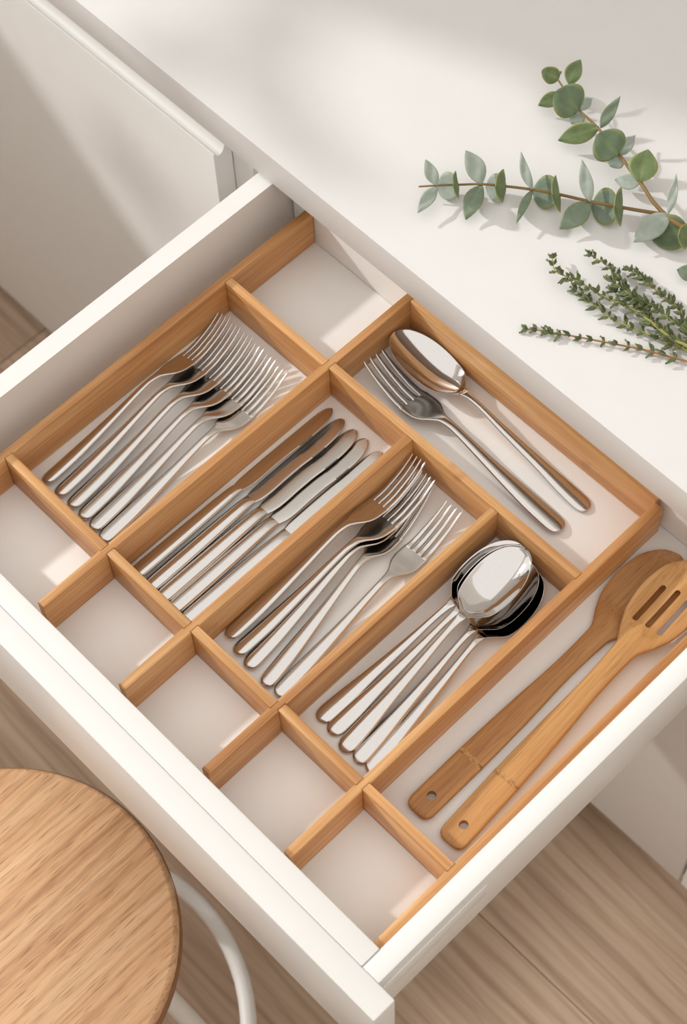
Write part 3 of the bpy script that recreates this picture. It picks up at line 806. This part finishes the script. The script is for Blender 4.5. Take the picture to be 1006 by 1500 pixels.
# ------------------------------------------------------------------ eucalyptus
def leaf_mesh(L, W, kind, fold=0.10, curl=0.12, sx=0.0, nu=12, nv=8):
    """blade along +X, width along Y, normal +Z; with a thickness and a paler rim"""
    bm = bmesh.new(); lay = bm.verts.layers.float.new('rim')
    pr = {'round': lambda t: (math.sin(math.pi*t**0.82))**0.54, 'oval': lambda t: (math.sin(math.pi*t**0.88))**0.85, 'pointed': lambda t: math.sin(math.pi*t**0.80)**0.95}[kind]
    top, bot = [], []
    th = 0.00022
    for i in range(nu+1):
        t = i/nu; tt = 0.5-0.5*math.cos(math.pi*t)
        wd = max(W/2*pr(min(max(tt, 0.0), 1.0)), 0.00015)
        if kind == 'round' and tt > 0.93: wd = max(wd*0.92, .00015)
        ra, rb = [], []
        for j in range(nv+1):
            s = -1+2*j/nv
            y = wd*s
            z = fold*abs(y)-fold*0.4*y*y/max(W, 1e-4)-curl*L*tt*tt+0.0006*math.sin(9*tt+3*s)
            x = L*tt
            va = bm.verts.new((x, y+sx*L*math.sin(math.pi*tt), z+th)); vb = bm.verts.new((x, y+sx*L*math.sin(math.pi*tt), z-th))
            rim = 1.0 if j in (0, nv) else 0.0
            if j == nv//2: rim = 0.45*(1-tt)
            va[lay] = rim; vb[lay] = rim
            ra.append(va); rb.append(vb)
        top.append(ra); bot.append(rb)
    for i in range(nu):
        for j in range(nv):
            bm.faces.new((top[i][j], top[i+1][j], top[i+1][j+1], top[i][j+1]))
            bm.faces.new((bot[i][j], bot[i][j+1], bot[i+1][j+1], bot[i+1][j]))
        bm.faces.new((top[i][0], bot[i][0], bot[i+1][0], top[i+1][0]))
        bm.faces.new((top[i][nv], top[i+1][nv], bot[i+1][nv], bot[i][nv]))
    for j in range(nv):
        bm.faces.new((top[0][j], top[0][j+1], bot[0][j+1], bot[0][j]))
        bm.faces.new((top[nu][j], bot[nu][j], bot[nu][j+1], top[nu][j+1]))
    me = bpy.data.meshes.new('leaf'); bmesh.ops.recalc_face_normals(bm, faces=bm.faces); bm.to_mesh(me); bm.free()
    for p in me.polygons: p.use_smooth = True
    return me
def orient(o, base, xdir, wdir, parent):
    x = V(xdir).normalized(); y = (V(wdir)-x*V(wdir).dot(x)).normalized(); z = x.cross(y)
    if z.z < 0: y = -y; z = -z
    R = Matrix((x, y, z)).transposed()
    o.rotation_euler = R.to_euler(); o.location = V(base)-V(parent.location)
euc = empty('eucalyptus_branch', 'forked eucalyptus branch with round grey-green leaves on the worktop', 'branch', (-0.5, 0.24, 0.066))
off = V(euc.location)
def stem(name, pts, r0, r1, mat, parent, k=5, n=8):
    q = spline(pts, k); q = [p-V(parent.location) for p in q]
    return link(name, tube(q, [r0+(r1-r0)*i/(len(q)-1) for i in range(len(q))], n), M[mat], parent)
stem('twig', TWIG_A, .0008, .0016, 'twig', euc)
stem('twig', TWIG_B, .0008, .0019, 'twig', euc)
stem('stem', STEM, .0021, .0027, 'twig', euc)
for n, b, t, wd, k in FACE:
    b, t = V(b), V(t); d = t-b; L = d.length
    kind = 'round' if wd > 0.85*L else ('oval' if wd > 0.42*L else 'pointed')
    me = leaf_mesh(L, wd, kind, random.uniform(.05, .16), random.uniform(-.03, .10), random.uniform(-.05, .05))
    o = link('leaf', me, M['leaf_'+k], euc)
    view = (CAM-b).normalized()
    orient(o, b, d, view.cross(d), euc)
for n, b, t, wd, wdir, k in EDGE:
    b, t = V(b), V(t); d = t-b
    o = link('leaf', leaf_mesh(d.length, wd, 'round', .06, .05), M['leaf_'+k], euc)
    orient(o, b, d, V(wdir), euc)

# ------------------------------------------------------------------ thyme
TL = [leaf_mesh(.0066, .0026, 'pointed', .28, .10, 0, 6, 4), leaf_mesh(.0050, .0022, 'pointed', .22, .18, 0, 6, 4), leaf_mesh(.0036, .0018, 'pointed', .2, .05, 0, 6, 4)]
rng = random.Random(11)
TLAB = ['thyme sprig with a reddish stem lying apart, nearest the worktop edge', 'longest yellow-stemmed thyme sprig in the bunch, tip towards the eucalyptus twig',
        'short green thyme sprig just below the longest yellow stem', 'thyme sprig with the bushy tip nearest the big dark eucalyptus leaf', 'thyme sprig arching along the far side of the bunch',
        'leafy thyme sprig in the thick middle of the bunch', 'dark leafy thyme sprig lying lowest inside the bunch']
TN = [15, 20, 13, 22, 21, 20, 20]
for si, pts in enumerate(THYME):
    g0 = V((pts[len(pts)//2][0], pts[len(pts)//2][1], 0.066))
    tv = empty('thyme_sprig', TLAB[si], 'herb', g0, group='thyme sprigs on the worktop')
    q = spline(pts, 6)
    stem('stem', pts, .0005, .0011 if si != 1 else .0014, 'thyme_wood' if si in (0, 4) else 'thyme_stem', tv, 6, 6)
    N = TN[si]
    for i in range(N):
        f = (i+0.15)/N*0.9
        idx = min(int(f*(len(q)-2)), len(q)-2)
        p = q[idx].lerp(q[idx+1], f*(len(q)-2)-idx)
        tdir = (q[idx]-q[idx+1]).normalized()
        base_ang = math.pi/2*(i % 2)+rng.uniform(-.4, .4)
        s = tdir.cross(V((0, 0, 1))).normalized(); u = s.cross(tdir)
        npair = 4 if i == 0 else (2 if si == 0 and i % 3 else 3)
        for kk in range(npair+rng.choice([0, 1, 2])):
            a = base_ang+math.pi*kk*(1 if kk < 2 else 0.5)+rng.uniform(-.3, .3)
            side = s*math.cos(a)+u*math.sin(a)*0.8
            fw = rng.uniform(0.5, 1.1) if i > 0 else rng.uniform(1.2, 2.5)
            d = (side+tdir*fw).normalized()
            if d.z < -0.15: d.z = -d.z*0.3
            if p.z+d.z*.006 < 0.0672: d.z = 0.02
            mi = rng.choice([0, 0, 1, 1, 2]) if kk < 2 else rng.choice([1, 2, 2])
            o = link('leaf', TL[mi], M['thyme_leaf'], tv)
            wv = d.cross(V((rng.uniform(-.5, .5), rng.uniform(-.5, .5), 1)))
            orient(o, p+side*.0006, d, wv, tv)
            sc = rng.uniform(1.05, 1.6); o.scale = (sc, sc, sc)

# ------------------------------------------------------------------ unseen plant added at the window, its leaves set to dapple the light
pot = empty('shading_plant', 'unseen broad-leaved plant added on the sill to dapple the window light', 'plant', (-2.21, -0.22, 0.42))
link('pot', lathe([(0, 0), (.045, 0), (.06, .09), (.064, .09), (.064, .10), (.056, .10), (.05, .085), (0, .085)], 32), M['terracotta'], pot)
pl = [((-.335, .455), .34, .11, 230), ((-.417, .62), .17, .024, 98), ((-.372, .89), .16, .05, 170), ((-.445, .93), .13, .042, 150), ((-.430, .86), .11, .034, 160), ((-.487, .98), .10, .03, 140)]
for (y, z), L, W, ang in pl:
    a = math.radians(ang)
    d = V((0.02, math.cos(a), math.sin(a))).normalized()
    cpt = V((-2.21, y, z)); base = cpt-d*L*.5
    if ang == 230: base = cpt+d*L*.5; d = -d
    o = link('leaf', leaf_mesh(L, W, 'oval', .05, .03), M['plant_leaf'], pot)
    orient(o, base, d, d.cross(V((1, .455, -.55))), pot)
    st = [(-2.21, -.22, .51), tuple(V((-2.21, -.22, .51)).lerp(base, .6)+V((0, .03, .02))), tuple(base)]
    link('stalk', tube([p-V(pot.location) for p in spline(st, 5)], .002, 6), M['plant_leaf'], pot)
